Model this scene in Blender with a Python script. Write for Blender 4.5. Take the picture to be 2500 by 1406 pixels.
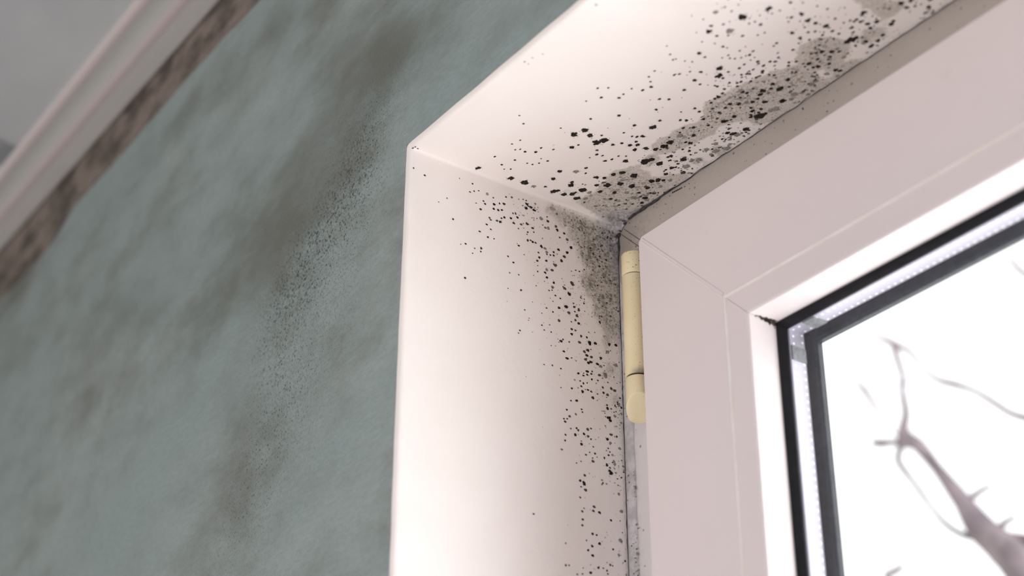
import bpy, bmesh, math, random
from mathutils import Vector, Matrix, noise

sc = bpy.context.scene
for o in list(bpy.data.objects):
    bpy.data.objects.remove(o)
col = sc.collection
random.seed(11)

# ------------------------------------------------------------------ camera
RX = Vector((0.5774180302, -0.3896123553, -0.7174891156))
RY = Vector((0.8164459808, 0.2777974891, 0.5062060011))
RZ = Vector((0.0020925624, -0.8780835767, 0.4785027205))
FPX = 4031.17
CAM = Vector((0.66253594, -0.39738088, 1.5911605))
cd = bpy.data.cameras.new('camera')
cam = bpy.data.objects.new('camera', cd)
col.objects.link(cam)
cd.sensor_width = 36.0
cd.lens = FPX / 2500.0 * 36.0
cd.clip_start = 0.02
cam.matrix_world = Matrix(((RX[0], -RX[1], -RX[2], CAM[0]),
                           (RY[0], -RY[1], -RY[2], CAM[1]),
                           (RZ[0], -RZ[1], -RZ[2], CAM[2]),
                           (0, 0, 0, 1)))
cd.dof.use_dof = True
cd.dof.focus_distance = 0.94
cd.dof.aperture_fstop = 5.0
sc.camera = cam

# ------------------------------------------------------------------ sky, daylight, exposure
w = bpy.data.worlds.new('overcast_sky')
sc.world = w
w.use_nodes = True
wt = w.node_tree
bg = wt.nodes['Background']
bg.inputs[0].default_value = (1.0, 0.985, 0.99, 1)
# hazy sky: plainer to the left, brightness added right, behind and below as room light
tc = wt.nodes.new('ShaderNodeTexCoord')
def sky_lobe(d, a, b, k):
    dp = wt.nodes.new('ShaderNodeVectorMath'); dp.operation = 'DOT_PRODUCT'
    wt.links.new(tc.outputs['Generated'], dp.inputs[0]); dp.inputs[1].default_value = Vector(d).normalized()
    mr_ = wt.nodes.new('ShaderNodeMapRange'); mr_.interpolation_type = 'SMOOTHSTEP'
    wt.links.new(dp.outputs['Value'], mr_.inputs[0])
    for q, v_ in enumerate((a, b, 0.0, k)): mr_.inputs[q + 1].default_value = v_
    return mr_.outputs[0]
def sky_add(a, b):
    n_ = wt.nodes.new('ShaderNodeMath'); n_.operation = 'ADD'
    wt.links.new(a, n_.inputs[0])
    if hasattr(b, 'is_output'): wt.links.new(b, n_.inputs[1])
    else: n_.inputs[1].default_value = b
    return n_.outputs[0]
SKY = sky_add(sky_add(sky_lobe((0.9, -0.35, -0.1), -0.2, 0.6, 4.5), sky_lobe((0, 0, -1), 0.0, 0.5, 3.0)), 1.8)
wt.links.new(SKY, bg.inputs[1])

def portal(name, loc, rot, sx, sy):
    l = bpy.data.lights.new(name, 'AREA')
    l.shape = 'RECTANGLE'
    l.size, l.size_y = sx, sy
    l.cycles.is_portal = True
    o = bpy.data.objects.new(name, l)
    o.location, o.rotation_euler = loc, rot
    col.objects.link(o)
    return o
# the two openings that let daylight into the room: this window and an opening added behind the camera to light the room
portal('daylight_added_opening', (0.9, -2.45, 0.49), (math.radians(90), 0, 0), 2.4, 0.98)
portal('daylight_window', (0.625, 0.235, 1.525), (math.radians(-90), 0, 0), 1.3, 1.2)

vs = sc.view_settings
vs.view_transform = 'Standard'
vs.look = 'None'
vs.exposure = 0.06
vs.gamma = 1.0
vs.use_curve_mapping = False

# ------------------------------------------------------------------ helpers
H = 2.1            # soffit height
YF = 0.148         # face of the window frame
ZC = 2.394         # ceiling height
XR = 1.25          # right end of the opening
ZS = 0.95          # bottom of the opening

def ray(u, v):
    a, b = (u - 1250) / FPX, (v - 703) / FPX
    return Vector((RX[0]*a + RX[1]*b + RX[2], RY[0]*a + RY[1]*b + RY[2], RZ[0]*a + RZ[1]*b + RZ[2]))

def at(u, v, axis, val):
    """point of the plane axis = val that the photograph shows at pixel u, v"""
    d = ray(u, v)
    return CAM + d * ((val - CAM[axis]) / d[axis])

def sstep(a, b, x):
    t = max(0.0, min(1.0, (x - a) / (b - a)))
    return t * t * (3 - 2 * t)

def fbm(x, y, z=0.0, o=4):
    s, a = 0.0, 0.5
    for i in range(o):
        s += a * noise.noise(Vector((x, y, z + i * 7.3)))
        x, y, a = x * 2.03, y * 2.03, a * 0.5
    return s

def tag(o, label=None, cat=None, group=None, kind=None):
    if label: o['label'] = label
    if cat: o['category'] = cat
    if group: o['group'] = group
    if kind: o['kind'] = kind
    return o

def empty(name, loc):
    o = bpy.data.objects.new(name, None)
    o.location = loc
    o.empty_display_size = 0.05
    col.objects.link(o)
    return o

def hang(o, parent):
    o.parent = parent
    if parent.type == 'EMPTY':       # meshes keep their points in room coordinates
        o.matrix_parent_inverse = Matrix.Translation(parent.location).inverted()
    return o

class MB:
    def __init__(s):
        s.v, s.f, s.m, s.at = [], [], [], {}
    def add(s, vs_, fs, mi=0):
        n = len(s.v)
        s.v += [tuple(p) for p in vs_]
        s.f += [tuple(i + n for i in f) for f in fs]
        s.m += [mi] * len(fs)
        return n
    def box(s, a, b, mi=0):
        x0, y0, z0 = a; x1, y1, z1 = b
        s.add([(x0,y0,z0),(x1,y0,z0),(x1,y1,z0),(x0,y1,z0),(x0,y0,z1),(x1,y0,z1),(x1,y1,z1),(x0,y1,z1)],
              [(0,3,2,1),(4,5,6,7),(0,1,5,4),(1,2,6,5),(2,3,7,6),(3,0,4,7)], mi)
    def tube(s, pts, rad, n=8, mi=0, cap=True):
        pts = [Vector(p) for p in pts]
        vs_, fs = [], []
        up = Vector((0.13, 0.21, 0.97))
        for i, p in enumerate(pts):
            t = (pts[min(i + 1, len(pts) - 1)] - pts[max(i - 1, 0)]).normalized()
            a = t.cross(up)
            if a.length < 1e-4: a = t.cross(Vector((1, 0, 0)))
            a.normalize(); b = t.cross(a)
            for k in range(n):
                q = 2 * math.pi * k / n
                vs_.append(p + (a * math.cos(q) + b * math.sin(q)) * rad[i])
        for i in range(len(pts) - 1):
            for k in range(n):
                k2 = (k + 1) % n
                fs.append((i*n + k, i*n + k2, (i+1)*n + k2, (i+1)*n + k))
        if cap:
            fs.append(tuple(range(n))[::-1]); fs.append(tuple((len(pts)-1)*n + k for k in range(n)))
        s.add(vs_, fs, mi)
    def build(s, name, mats, parent=None, smooth=False, bevel=0.0, seg=2):
        me = bpy.data.meshes.new(name)
        me.from_pydata(s.v, [], s.f)
        if not isinstance(mats, (list, tuple)): mats = [mats]
        for m in mats: me.materials.append(m)
        me.polygons.foreach_set('material_index', s.m)
        if smooth: me.polygons.foreach_set('use_smooth', [True] * len(s.f))
        for k, vals in s.at.items():
            a = me.attributes.new(k, 'FLOAT', 'POINT')
            a.data.foreach_set('value', vals)
        me.update()
        o = bpy.data.objects.new(name, me)
        col.objects.link(o)
        if parent is not None: hang(o, parent)
        if bevel:
            b = o.modifiers.new('bevel', 'BEVEL')
            b.width, b.segments, b.limit_method, b.angle_limit = bevel, seg, 'ANGLE', math.radians(35)
            me.polygons.foreach_set('use_smooth', [True] * len(s.f))
            wn = o.modifiers.new('normals', 'WEIGHTED_NORMAL'); wn.keep_sharp = True
        return o

# ------------------------------------------------------------------ node helpers
class NT:
    def __init__(s, name):
        s.mat = bpy.data.materials.new(name)
        s.mat.use_nodes = True
        s.t = s.mat.node_tree
        s.b = s.t.nodes['Principled BSDF']
        s.out = s.t.nodes['Material Output']
    def n(s, typ, **kw):
        nd = s.t.nodes.new(typ)
        for k, v in kw.items(): setattr(nd, k, v)
        return nd
    def put(s, sock, v):
        if hasattr(v, 'is_output'): s.t.links.new(v, sock)
        elif isinstance(v, (tuple, list)) and len(v) == 3 and sock.type == 'RGBA': sock.default_value = (*v, 1)
        else: sock.default_value = v
    def math(s, op, a, b=None, c=None, clamp=False):
        nd = s.n('ShaderNodeMath', operation=op, use_clamp=clamp)
        s.put(nd.inputs[0], a)
        if b is not None: s.put(nd.inputs[1], b)
        if c is not None: s.put(nd.inputs[2], c)
        return nd.outputs[0]
    def step(s, v, a, b, lo=0.0, hi=1.0):
        nd = s.n('ShaderNodeMapRange', interpolation_type='SMOOTHSTEP')
        s.put(nd.inputs[0], v); s.put(nd.inputs[1], a); s.put(nd.inputs[2], b); s.put(nd.inputs[3], lo); s.put(nd.inputs[4], hi)
        return nd.outputs[0]
    def mix(s, f, a, b):
        nd = s.n('ShaderNodeMix', data_type='RGBA')
        s.put(nd.inputs[0], f); s.put(nd.inputs[6], a); s.put(nd.inputs[7], b)
        return nd.outputs[2]
    def pos(s, scale=(1, 1, 1), rot=(0, 0, 0)):
        g = s.n('ShaderNodeNewGeometry')
        m = s.n('ShaderNodeMapping')
        s.t.links.new(g.outputs['Position'], m.inputs[0])
        m.inputs['Scale'].default_value = scale
        m.inputs['Rotation'].default_value = rot
        return m.outputs[0]
    def xyz(s):
        g = s.n('ShaderNodeNewGeometry'); x = s.n('ShaderNodeSeparateXYZ')
        s.t.links.new(g.outputs['Position'], x.inputs[0])
        return x.outputs
    def noise(s, vec, scale, detail=4, rough=0.55):
        nd = s.n('ShaderNodeTexNoise')
        s.put(nd.inputs['Vector'], vec); nd.inputs['Scale'].default_value = scale
        nd.inputs['Detail'].default_value = detail; nd.inputs['Roughness'].default_value = rough
        return nd.outputs[0]
    def voro(s, vec, scale, rnd=1.0):
        nd = s.n('ShaderNodeTexVoronoi')
        s.put(nd.inputs['Vector'], vec); nd.inputs['Scale'].default_value = scale
        nd.inputs['Randomness'].default_value = rnd
        return nd.outputs['Distance'], nd.outputs['Color']
    def attr(s, name):
        nd = s.n('ShaderNodeAttribute', attribute_name=name)
        return nd.outputs['Fac']
    def base(s, c, rough=0.5, spec=0.5, bump=None, bs=0.2, bd=0.001):
        s.put(s.b.inputs['Base Color'], c); s.put(s.b.inputs['Roughness'], rough)
        s.b.inputs['Specular IOR Level'].default_value = spec
        if bump is not None:
            nd = s.n('ShaderNodeBump'); nd.inputs['Strength'].default_value = bs; nd.inputs['Distance'].default_value = bd
            s.put(nd.inputs['Height'], bump); s.t.links.new(nd.outputs[0], s.b.inputs['Normal'])
        return s.mat

def lin(r, g, b):
    f = lambda c: ((c/255 + 0.055) / 1.055) ** 2.4 if c > 10 else c / 255 / 12.92
    return (f(r), f(g), f(b))

# ------------------------------------------------------------------ materials
def mat_plaster(grainy=False):
    m = NT('white_plaster_speckled' if grainy else 'white_plaster')
    p = m.pos()
    base = m.mix(m.step(m.noise(p, 14, 3), 0.35, 0.7), (0.84, 0.765, 0.735), (0.86, 0.79, 0.765))
    st = m.attr('stain'); ck = m.attr('caulk')
    n1 = m.noise(p, 150, 5, 0.65)
    s2 = m.math('ADD', st, m.math('MULTIPLY', m.math('SUBTRACT', n1, 0.5), 1.5 if grainy else 0.75))
    patch = m.step(s2, 0.22 if grainy else 0.36, 0.95 if grainy else 0.54)
    grain = m.noise(p, 900, 3, 0.7)
    pc = m.mix(m.step(grain, 0.35, 0.66), (0.24, 0.215, 0.165) if grainy else (0.30, 0.265, 0.22), (0.50, 0.45, 0.38) if grainy else (0.58, 0.52, 0.46))
    c = m.mix(m.math('MULTIPLY', patch, 0.62 if grainy else 0.64), base, pc)
    # colonies of two sizes inside the stained patches
    wv = m.n('ShaderNodeTexNoise'); m.put(wv.inputs['Vector'], p); wv.inputs['Scale'].default_value = 900; wv.inputs['Detail'].default_value = 2
    w1 = m.n('ShaderNodeVectorMath', operation='MULTIPLY_ADD')
    m.put(w1.inputs[0], wv.outputs['Color']); w1.inputs[1].default_value = (0.0016,) * 3; m.put(w1.inputs[2], p)
    p0, p = p, w1.outputs[0]
    d1, c1 = m.voro(p, 330 if grainy else 420)
    d2, c2 = m.voro(p, 760 if grainy else 1000)
    h1 = m.n('ShaderNodeSeparateColor'); m.put(h1.inputs[0], c1)
    h2 = m.n('ShaderNodeSeparateColor'); m.put(h2.inputs[0], c2)
    t1 = m.math('MULTIPLY', m.math('MULTIPLY', h1.outputs[0], h1.outputs[1]), m.math('MULTIPLY', st, 1.35 if grainy else 0.95))
    k1 = m.step(m.math('SUBTRACT', m.math('ADD', t1, m.math('MULTIPLY', m.math('SUBTRACT', n1, 0.5), 0.16)), d1), -0.03, 0.08)
    t2 = m.math('MULTIPLY', h2.outputs[0], m.math('MULTIPLY', st, 0.6))
    k2 = m.step(m.math('SUBTRACT', t2, d2), -0.03, 0.08)
    k1 = m.math('MULTIPLY', k1, m.math('ADD', 0.28, m.math('MULTIPLY', h1.outputs[2], 0.5)))
    k2 = m.math('MULTIPLY', k2, 0.55)
    sc_ = (0.135, 0.122, 0.095) if grainy else (0.10, 0.086, 0.072)
    c = m.mix(k1, c, sc_)
    c = m.mix(k2, c, sc_)
    p = p0
    # dusty bluish grey sealant smeared into the corner
    n2 = m.noise(p, 420, 5, 0.75)
    cc = m.mix(m.step(n2, 0.36, 0.66), (0.14, 0.13, 0.145), (0.52, 0.49, 0.52))
    c = m.mix(m.step(m.math('ADD', ck, m.math('MULTIPLY', m.math('SUBTRACT', n2, 0.5), 0.8)), 0.25, 0.75, 0, 0.85), c, cc)
    h = m.math('ADD', m.math('MULTIPLY', m.noise(p, 60, 3), 1.0), m.math('MULTIPLY', n2, m.math('ADD', 0.12, ck)))
    return m.base(c, 0.62, 0.3, h, 0.35, 0.0016)

def mat_green():
    m = NT('green_wall_paint')
    p = m.pos()
    ps = m.pos((0.55, 1, 1.0), (0, math.radians(-16), 0))
    n0 = m.noise(ps, 9, 5, 0.6)
    n1 = m.noise(ps, 30, 5, 0.6)
    sm = m.attr('smudge'); sp = m.attr('speck'); bd = m.attr('band')
    clean = m.mix(m.step(n0, 0.35, 0.68), (0.282, 0.345, 0.338), (0.342, 0.388, 0.381))
    nn = m.math('ADD', m.math('MULTIPLY', m.math('SUBTRACT', n0, 0.5), 1.0), m.math('MULTIPLY', m.math('SUBTRACT', n1, 0.5), 0.9))
    f = m.step(m.math('ADD', m.math('MULTIPLY', sm, 0.62), m.math('MULTIPLY', nn, 1.95)), -0.2, 1.22)
    c = m.mix(m.math('MULTIPLY', f, 0.9), clean, (0.128, 0.130, 0.110))
    c = m.mix(m.step(m.noise(m.pos((0.7, 1, 1.6), (0, math.radians(-12), 0)), 210, 4, 0.7), 0.3, 0.72, 0.0, 0.26), c, (0.16, 0.165, 0.15))
    # pin-point speckle, slightly drawn out along the brush strokes
    pv = m.pos((0.85, 1, 0.75), (0, math.radians(10), 0))
    d1, c1 = m.voro(pv, 820)
    h1 = m.n('ShaderNodeSeparateColor'); m.put(h1.inputs[0], c1)
    t1 = m.math('SUBTRACT', m.math('MULTIPLY', sp, m.math('POWER', h1.outputs[0], 2.4)), 0.05)
    k = m.step(m.math('SUBTRACT', m.math('MULTIPLY', t1, 0.26), d1), -0.03, 0.06)
    gr = m.noise(m.pos((0.9, 1, 0.6), (0, math.radians(10), 0)), 900, 3, 0.7)
    c = m.mix(m.math('MULTIPLY', m.step(gr, 0.50, 0.68), m.math('MULTIPLY', sp, 0.30), clamp=True), c, (0.06, 0.058, 0.05))
    d2, c2 = m.voro(pv, 1500)
    h2 = m.n('ShaderNodeSeparateColor'); m.put(h2.inputs[0], c2)
    t2 = m.math('SUBTRACT', m.math('MULTIPLY', sp, m.math('POWER', h2.outputs[0], 2.0)), 0.05)
    k2 = m.step(m.math('SUBTRACT', m.math('MULTIPLY', t2, 0.36), d2), -0.04, 0.08)
    c = m.mix(m.math('MULTIPLY', k2, 0.42), c, (0.07, 0.065, 0.055))
    c = m.mix(m.math('MULTIPLY', k, 0.8), c, (0.035, 0.033, 0.03))
    # bare brown strip under the ceiling
    nb = m.noise(m.pos((0.6, 1, 1)), 38, 5, 0.65)
    bcol = m.mix(m.step(nb, 0.36, 0.62), (0.082, 0.066, 0.055), (0.245, 0.20, 0.172))
    bf = m.step(m.math('ADD', bd, m.math('MULTIPLY', m.math('SUBTRACT', nb, 0.5), 0.5)), 0.38, 0.62)
    c = m.mix(bf, c, bcol)
    # brush strokes
    pb = m.pos((3, 1, 55), (0, math.radians(8), 0))
    h = m.math('ADD', m.math('MULTIPLY', m.noise(pb, 6, 3), 0.5), m.math('MULTIPLY', m.noise(p, 420, 3), 0.45))
    return m.base(c, 0.7, 0.25, h, 0.55, 0.0015)

def mat_ceiling():
    m = NT('ceiling_paint')
    p = m.pos()
    n = m.noise(m.pos((0.5, 1, 1)), 11, 4)
    c = m.mix(m.step(n, 0.35, 0.7), (0.52, 0.515, 0.535), (0.60, 0.595, 0.61))
    d = m.n('ShaderNodeVectorMath', operation='DISTANCE')
    m.put(d.inputs[0], p); d.inputs[1].default_value = tuple(at(8, 378, 2, ZC))
    dd = m.math('SUBTRACT', 0.024, m.math('ADD', d.outputs['Value'], m.math('MULTIPLY', m.math('SUBTRACT', m.noise(p, 90, 4), 0.5), 0.05)))
    c = m.mix(m.step(dd, -0.004, 0.01, 0, 0.65), c, (0.13, 0.14, 0.15))
    return m.base(c, 0.75, 0.2, m.noise(p, 120, 3), 0.2, 0.001)

def mat_coving():
    m = NT('coving_paint')
    y = m.xyz()[1]
    n = m.noise(m.pos((2, 1, 1)), 9, 3)
    a = m.math('ABSOLUTE', m.math('ADD', y, 0.0235)); b = m.math('ABSOLUTE', m.math('ADD', y, 0.0475))
    k = m.math('MAXIMUM', m.step(a, 0.0015, 0.007, 1, 0), m.step(b, 0.0015, 0.006, 1, 0))
    c = m.mix(m.math('MULTIPLY', k, m.step(n, 0.2, 0.6, 0.45, 1.0)), (0.56, 0.545, 0.535), (0.61, 0.505, 0.50))
    return m.base(c, 0.6, 0.3)

def mat_plain(name, c, rough=0.5, spec=0.5, nscale=None, c2=None, bump=None, bs=0.15, bd=0.0006):
    m = NT(name)
    p = m.pos()
    cc = c
    if nscale: cc = m.mix(m.step(m.noise(p, nscale, 4), 0.35, 0.65), c, c2)
    return m.base(cc, rough, spec, m.noise(p, bump, 3) if bump else None, bs, bd)

def mat_pvc(dirty):
    m = NT('white_window_plastic_dirty_shaded' if dirty else 'white_window_plastic')
    p = m.pos()
    c = m.mix(m.step(m.noise(p, 6, 3), 0.3, 0.7), (0.54, 0.50, 0.505) if dirty else (0.625, 0.555, 0.56), (0.57, 0.53, 0.53) if dirty else (0.645, 0.575, 0.575))
    n2 = m.noise(p, 55, 4)
    c = m.mix(m.step(n2, 0.66, 0.8, 0, 0.16), c, (0.55, 0.45, 0.33))
    if dirty:
        x, y, z = m.xyz()
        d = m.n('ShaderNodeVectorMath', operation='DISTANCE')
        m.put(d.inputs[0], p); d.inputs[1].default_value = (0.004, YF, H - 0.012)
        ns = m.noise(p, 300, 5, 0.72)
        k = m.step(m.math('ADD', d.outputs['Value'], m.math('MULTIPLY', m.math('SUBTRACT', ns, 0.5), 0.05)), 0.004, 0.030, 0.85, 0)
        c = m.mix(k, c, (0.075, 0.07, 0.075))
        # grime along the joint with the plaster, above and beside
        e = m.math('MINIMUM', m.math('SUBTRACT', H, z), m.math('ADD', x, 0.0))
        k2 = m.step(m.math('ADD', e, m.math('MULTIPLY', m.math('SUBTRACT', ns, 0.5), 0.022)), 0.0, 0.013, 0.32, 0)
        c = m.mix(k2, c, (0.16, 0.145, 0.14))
        strip_shade = m.step(m.math('ADD', m.math('SUBTRACT', H, z), m.math('MULTIPLY', m.math('SUBTRACT', m.noise(p, 45, 4), 0.5), 0.008)), 0.026, 0.042, 0.75, 0)  # shade below the soffit, painted into the frame colour
        c = m.mix(strip_shade, c, (0.345, 0.295, 0.255))
        d1, c1 = m.voro(p, 300)
        h1 = m.n('ShaderNodeSeparateColor'); m.put(h1.inputs[0], c1)
        k3 = m.step(m.math('SUBTRACT', m.math('MULTIPLY', m.math('POWER', h1.outputs[0], 9), 0.30), d1), -0.02, 0.05)
        c = m.mix(m.math('MULTIPLY', k3, m.step(e, 0.02, 0.09, 0.7, 0.0)), c, (0.09, 0.08, 0.075))
    return m.base(c, 0.38, 0.45, m.noise(p, 240, 2), 0.06, 0.0004)

def mat_hinge():
    m = NT('cream_hinge_plastic')
    p = m.pos(); x, y, z = m.xyz()
    c = m.mix(m.step(m.noise(p, 40, 3), 0.3, 0.7), (0.66, 0.555, 0.345), (0.70, 0.60, 0.40))
    d1, c1 = m.voro(p, 1000)
    h1 = m.n('ShaderNodeSeparateColor'); m.put(h1.inputs[0], c1)
    side = m.step(x, 0.0225, 0.0305)
    top = m.step(z, 2.035, 2.066, 0.0, 0.35)
    t = m.math('MULTIPLY', m.math('POWER', h1.outputs[0], 2.5), m.math('ADD', m.math('ADD', m.math('MULTIPLY', side, 0.5), top), 0.1))
    k = m.step(m.math('SUBTRACT', m.math('MULTIPLY', t, 0.62), d1), -0.03, 0.08, 0, 0.8)
    c = m.mix(k, c, (0.12, 0.10, 0.07))
    # grime collected above the lower joint
    n3 = m.noise(m.pos((1, 1, 0.4)), 420, 4, 0.7)
    g = m.math('MULTIPLY', m.step(m.math('ADD', z, m.math('MULTIPLY', n3, 0.006)), 1.9905, 1.9965, 1, 0), m.step(z, 1.9878, 1.9882))
    g = m.math('MULTIPLY', g, side)
    c = m.mix(m.math('MULTIPLY', g, 0.8), c, (0.06, 0.05, 0.04))
    return m.base(c, 0.32, 0.5)

def mat_glass():
    m = NT('window_glass')
    g = m.n('ShaderNodeNewGeometry'); dt = m.n('ShaderNodeVectorMath', operation='DOT_PRODUCT')
    m.t.links.new(g.outputs['Normal'], dt.inputs[0]); m.t.links.new(g.outputs['Incoming'], dt.inputs[1])
    c = m.math('SUBTRACT', 1.0, m.math('ABSOLUTE', dt.outputs['Value']), clamp=True)
    fres = m.math('ADD', 0.016, m.math('MULTIPLY', m.math('POWER', c, 5.0), 0.9))
    tr = m.n('ShaderNodeBsdfTransparent'); tr.inputs[0].default_value = (0.975, 0.985, 0.985, 1)
    gl = m.n('ShaderNodeBsdfGlossy'); gl.inputs['Roughness'].default_value = 0.02
    mx = m.n('ShaderNodeMixShader')
    m.t.links.new(fres, mx.inputs[0]); m.t.links.new(tr.outputs[0], mx.inputs[1]); m.t.links.new(gl.outputs[0], mx.inputs[2])
    m.t.links.new(mx.outputs[0], m.out.inputs[0])
    m.t.nodes.remove(m.b)
    return m.mat

def mat_spacer():
    m = NT('perforated_aluminium')
    x, y, z = m.xyz()
    # two rows of tiny punched dimples along the bar
    run = m.math('ADD', x, z)
    def row(y0, ph):
        a = m.math('SUBTRACT', m.math('FRACT', m.math('ADD', m.math('DIVIDE', run, 0.0042), ph)), 0.5)
        a = m.math('MULTIPLY', a, 0.0042)
        b = m.math('SUBTRACT', y, y0)
        r = m.math('SQRT', m.math('ADD', m.math('MULTIPLY', a, a), m.math('MULTIPLY', b, b)))
        return m.step(r, 0.0004, 0.0008, 1, 0)
    k = m.math('MAXIMUM', row(0.1612, 0.0), row(0.1675, 0.5))
    c = m.mix(k, (0.40, 0.375, 0.44), (0.95, 0.95, 0.95))
    mt = m.math('SUBTRACT', 0.55, m.math('MULTIPLY', k, 0.55))
    m.put(m.b.inputs['Metallic'], mt)
    return m.base(c, 0.5, 0.5)

def mat_bark():
    m = NT('bark')
    p = m.pos()
    c = m.mix(m.step(m.noise(p, 22, 4), 0.35, 0.65), (0.09, 0.072, 0.082), (0.16, 0.13, 0.14))
    return m.base(c, 0.9, 0.1, m.noise(p, 90, 4), 0.5, 0.004)

M = dict(plaster=mat_plaster(), plaster_side=mat_plaster(True), green=mat_green(), ceiling=mat_ceiling(), coving=mat_coving(),
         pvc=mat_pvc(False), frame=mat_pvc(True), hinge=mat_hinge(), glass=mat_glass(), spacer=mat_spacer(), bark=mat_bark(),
         room=mat_plain('pale_wall_paint', (0.66, 0.63, 0.60), 0.8, 0.2, 3, (0.70, 0.67, 0.64), 90),
         brick=mat_plain('outer_render', (0.55, 0.52, 0.48), 0.9, 0.2, 20, (0.60, 0.57, 0.53), 120),
         floor=mat_plain('floor_boards', (0.60, 0.54, 0.48), 0.5, 0.4, 9, (0.66, 0.60, 0.54), 40),
         board=mat_plain('white_board_paint', (0.84, 0.81, 0.79), 0.4, 0.4, 8, (0.80, 0.77, 0.75)),
         lip=mat_plain('pale_lip', (0.80, 0.745, 0.73), 0.35, 0.5, 60, (0.74, 0.69, 0.65)),
         rubber=mat_plain('black_rubber', (0.006, 0.006, 0.008), 0.45, 0.22, 200, (0.009, 0.009, 0.012)),
         seal=mat_plain('dark_grey_seal', (0.014, 0.015, 0.020), 0.45, 0.3, 260, (0.024, 0.026, 0.034)),
         key=mat_plain('grey_corner_key', (0.13, 0.135, 0.14), 0.5, 0.5, 500, (0.20, 0.205, 0.21)),
         mould=mat_plain('black_mould', (0.016, 0.011, 0.009), 0.9, 0.1, 700, (0.045, 0.034, 0.028), 1500, 0.6, 0.0005),
         mould_mid=mat_plain('brown_mould', (0.065, 0.052, 0.043), 0.9, 0.1, 900, (0.125, 0.10, 0.085), 1500, 0.6, 0.0005),
         mould_grey=mat_plain('grey_mould', (0.20, 0.182, 0.165), 0.9, 0.1, 1100, (0.34, 0.31, 0.285), 1500, 0.6, 0.0005),
         crack=mat_plain('dirty_crack', (0.03, 0.027, 0.032), 0.9, 0.1, 500, (0.075, 0.068, 0.075)),
         sealant=mat_plain('old_sealant', (0.37, 0.345, 0.355), 0.6, 0.3, 160, (0.50, 0.465, 0.48), 500, 0.4, 0.001),
         pin=mat_plain('hinge_gap', (0.010, 0.008, 0.006), 0.6, 0.3))

# ------------------------------------------------------------------ wall with the window opening
def gauss_field(blobs):
    def f(a, b):
        s = 0.0
        for (x, y, rx, ry, k) in blobs:
            dx, dy = (a - x) / rx, (b - y) / ry
            q = dx*dx + dy*dy
            if q < 9: s += k * math.exp(-q)
        return s
    return f

# smudges of dirt on the green wall: where they sit (photo pixel), half sizes in metres, strength
SM = [(70,625,.05,.03,.9),(10,745,.05,.03,.6),(560,560,.14,.08,.30),(800,300,.12,.07,.32),(250,700,.15,.06,.28),(1000,100,.10,.06,.30),(590,600,.05,.03,.6),(520,760,.055,.035,.55),(640,660,.04,.025,.45),(420,760,.06,.03,.4),(320,740,.07,.03,.45),(210,830,.06,.03,.3),
      (230,560,.06,.025,.4),(90,600,.05,.03,.6),(40,700,.06,.03,.4),(960,150,.04,.03,.5),(800,290,.05,.025,.35),(680,560,.04,.035,.45),(760,480,.05,.03,.4),
      (500,890,.05,.03,.45),(720,640,.03,.03,.4),(600,1260,.05,.03,.45),(560,1150,.05,.025,.3),(690,1000,.05,.04,.35),(560,1000,.04,.03,.3),
      (680,30,.05,.03,.7),(760,40,.04,.03,.6),(560,200,.06,.018,.5),(470,260,.06,.016,.5),(380,350,.05,.016,.45),(860,120,.04,.03,.4),(1000,60,.05,.03,.45),
      (1150,120,.04,.02,.25),(830,400,.04,.03,.4),(700,420,.04,.03,.2),(420,480,.05,.02,.3),(120,760,.06,.03,.35),(30,860,.05,.04,.25),(1300,40,.05,.02,.3),
      (870,250,.04,.03,.3),(640,820,.04,.04,.25),(300,1050,.05,.03,.2),(180,980,.05,.02,.25),(300,450,.05,.02,.35)]
SP = [(760,640,.07,.07,.35),(640,860,.07,.07,.35),(600,1200,.07,.07,.35),(920,260,.06,.06,.35),(830,900,.06,.08,.25),(900,330,.03,.03,.7),(870,420,.03,.03,.9),(840,500,.035,.03,.9),(780,560,.035,.03,.9),(740,640,.035,.03,1),(700,720,.04,.03,.9),(660,800,.04,.035,.7),
      (680,900,.04,.035,.6),(720,1000,.05,.04,.6),(640,1100,.04,.04,.5),(580,1220,.05,.04,.6),(560,1350,.05,.03,.5),(860,640,.03,.04,.5),(960,190,.04,.03,.5),
      (830,300,.04,.03,.5),(800,760,.03,.04,.4),(920,480,.02,.05,.35),(960,560,.015,.05,.25),(560,700,.05,.03,.4),(600,600,.04,.03,.4)]
def conv(lst, axis, val, i, j):
    r = []
    for (u, v, rx, ry, k) in lst:
        p = at(u, v, axis, val)
        r.append((p[i], p[j], rx, ry, k))
    return r
f_sm = gauss_field(conv(SM, 1, 0.0, 0, 2))
f_sp = gauss_field(conv(SP, 1, 0.0, 0, 2))

def arris(z):          # slight bow and unevenness of the plaster edge
    return -0.0012 * math.sin((2.1 - z) * 9.0) + 0.0008 * noise.noise(Vector((z * 14, 3.1, 0))) + 0.0004 * noise.noise(Vector((z * 60, 8.1, 0)))
def arris_top(x):
    return 0.0010 * noise.noise(Vector((x * 13, 1.7, 5))) + 0.0006 * noise.noise(Vector((x * 45, 1.7, 9)))
RA = 0.003

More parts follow.
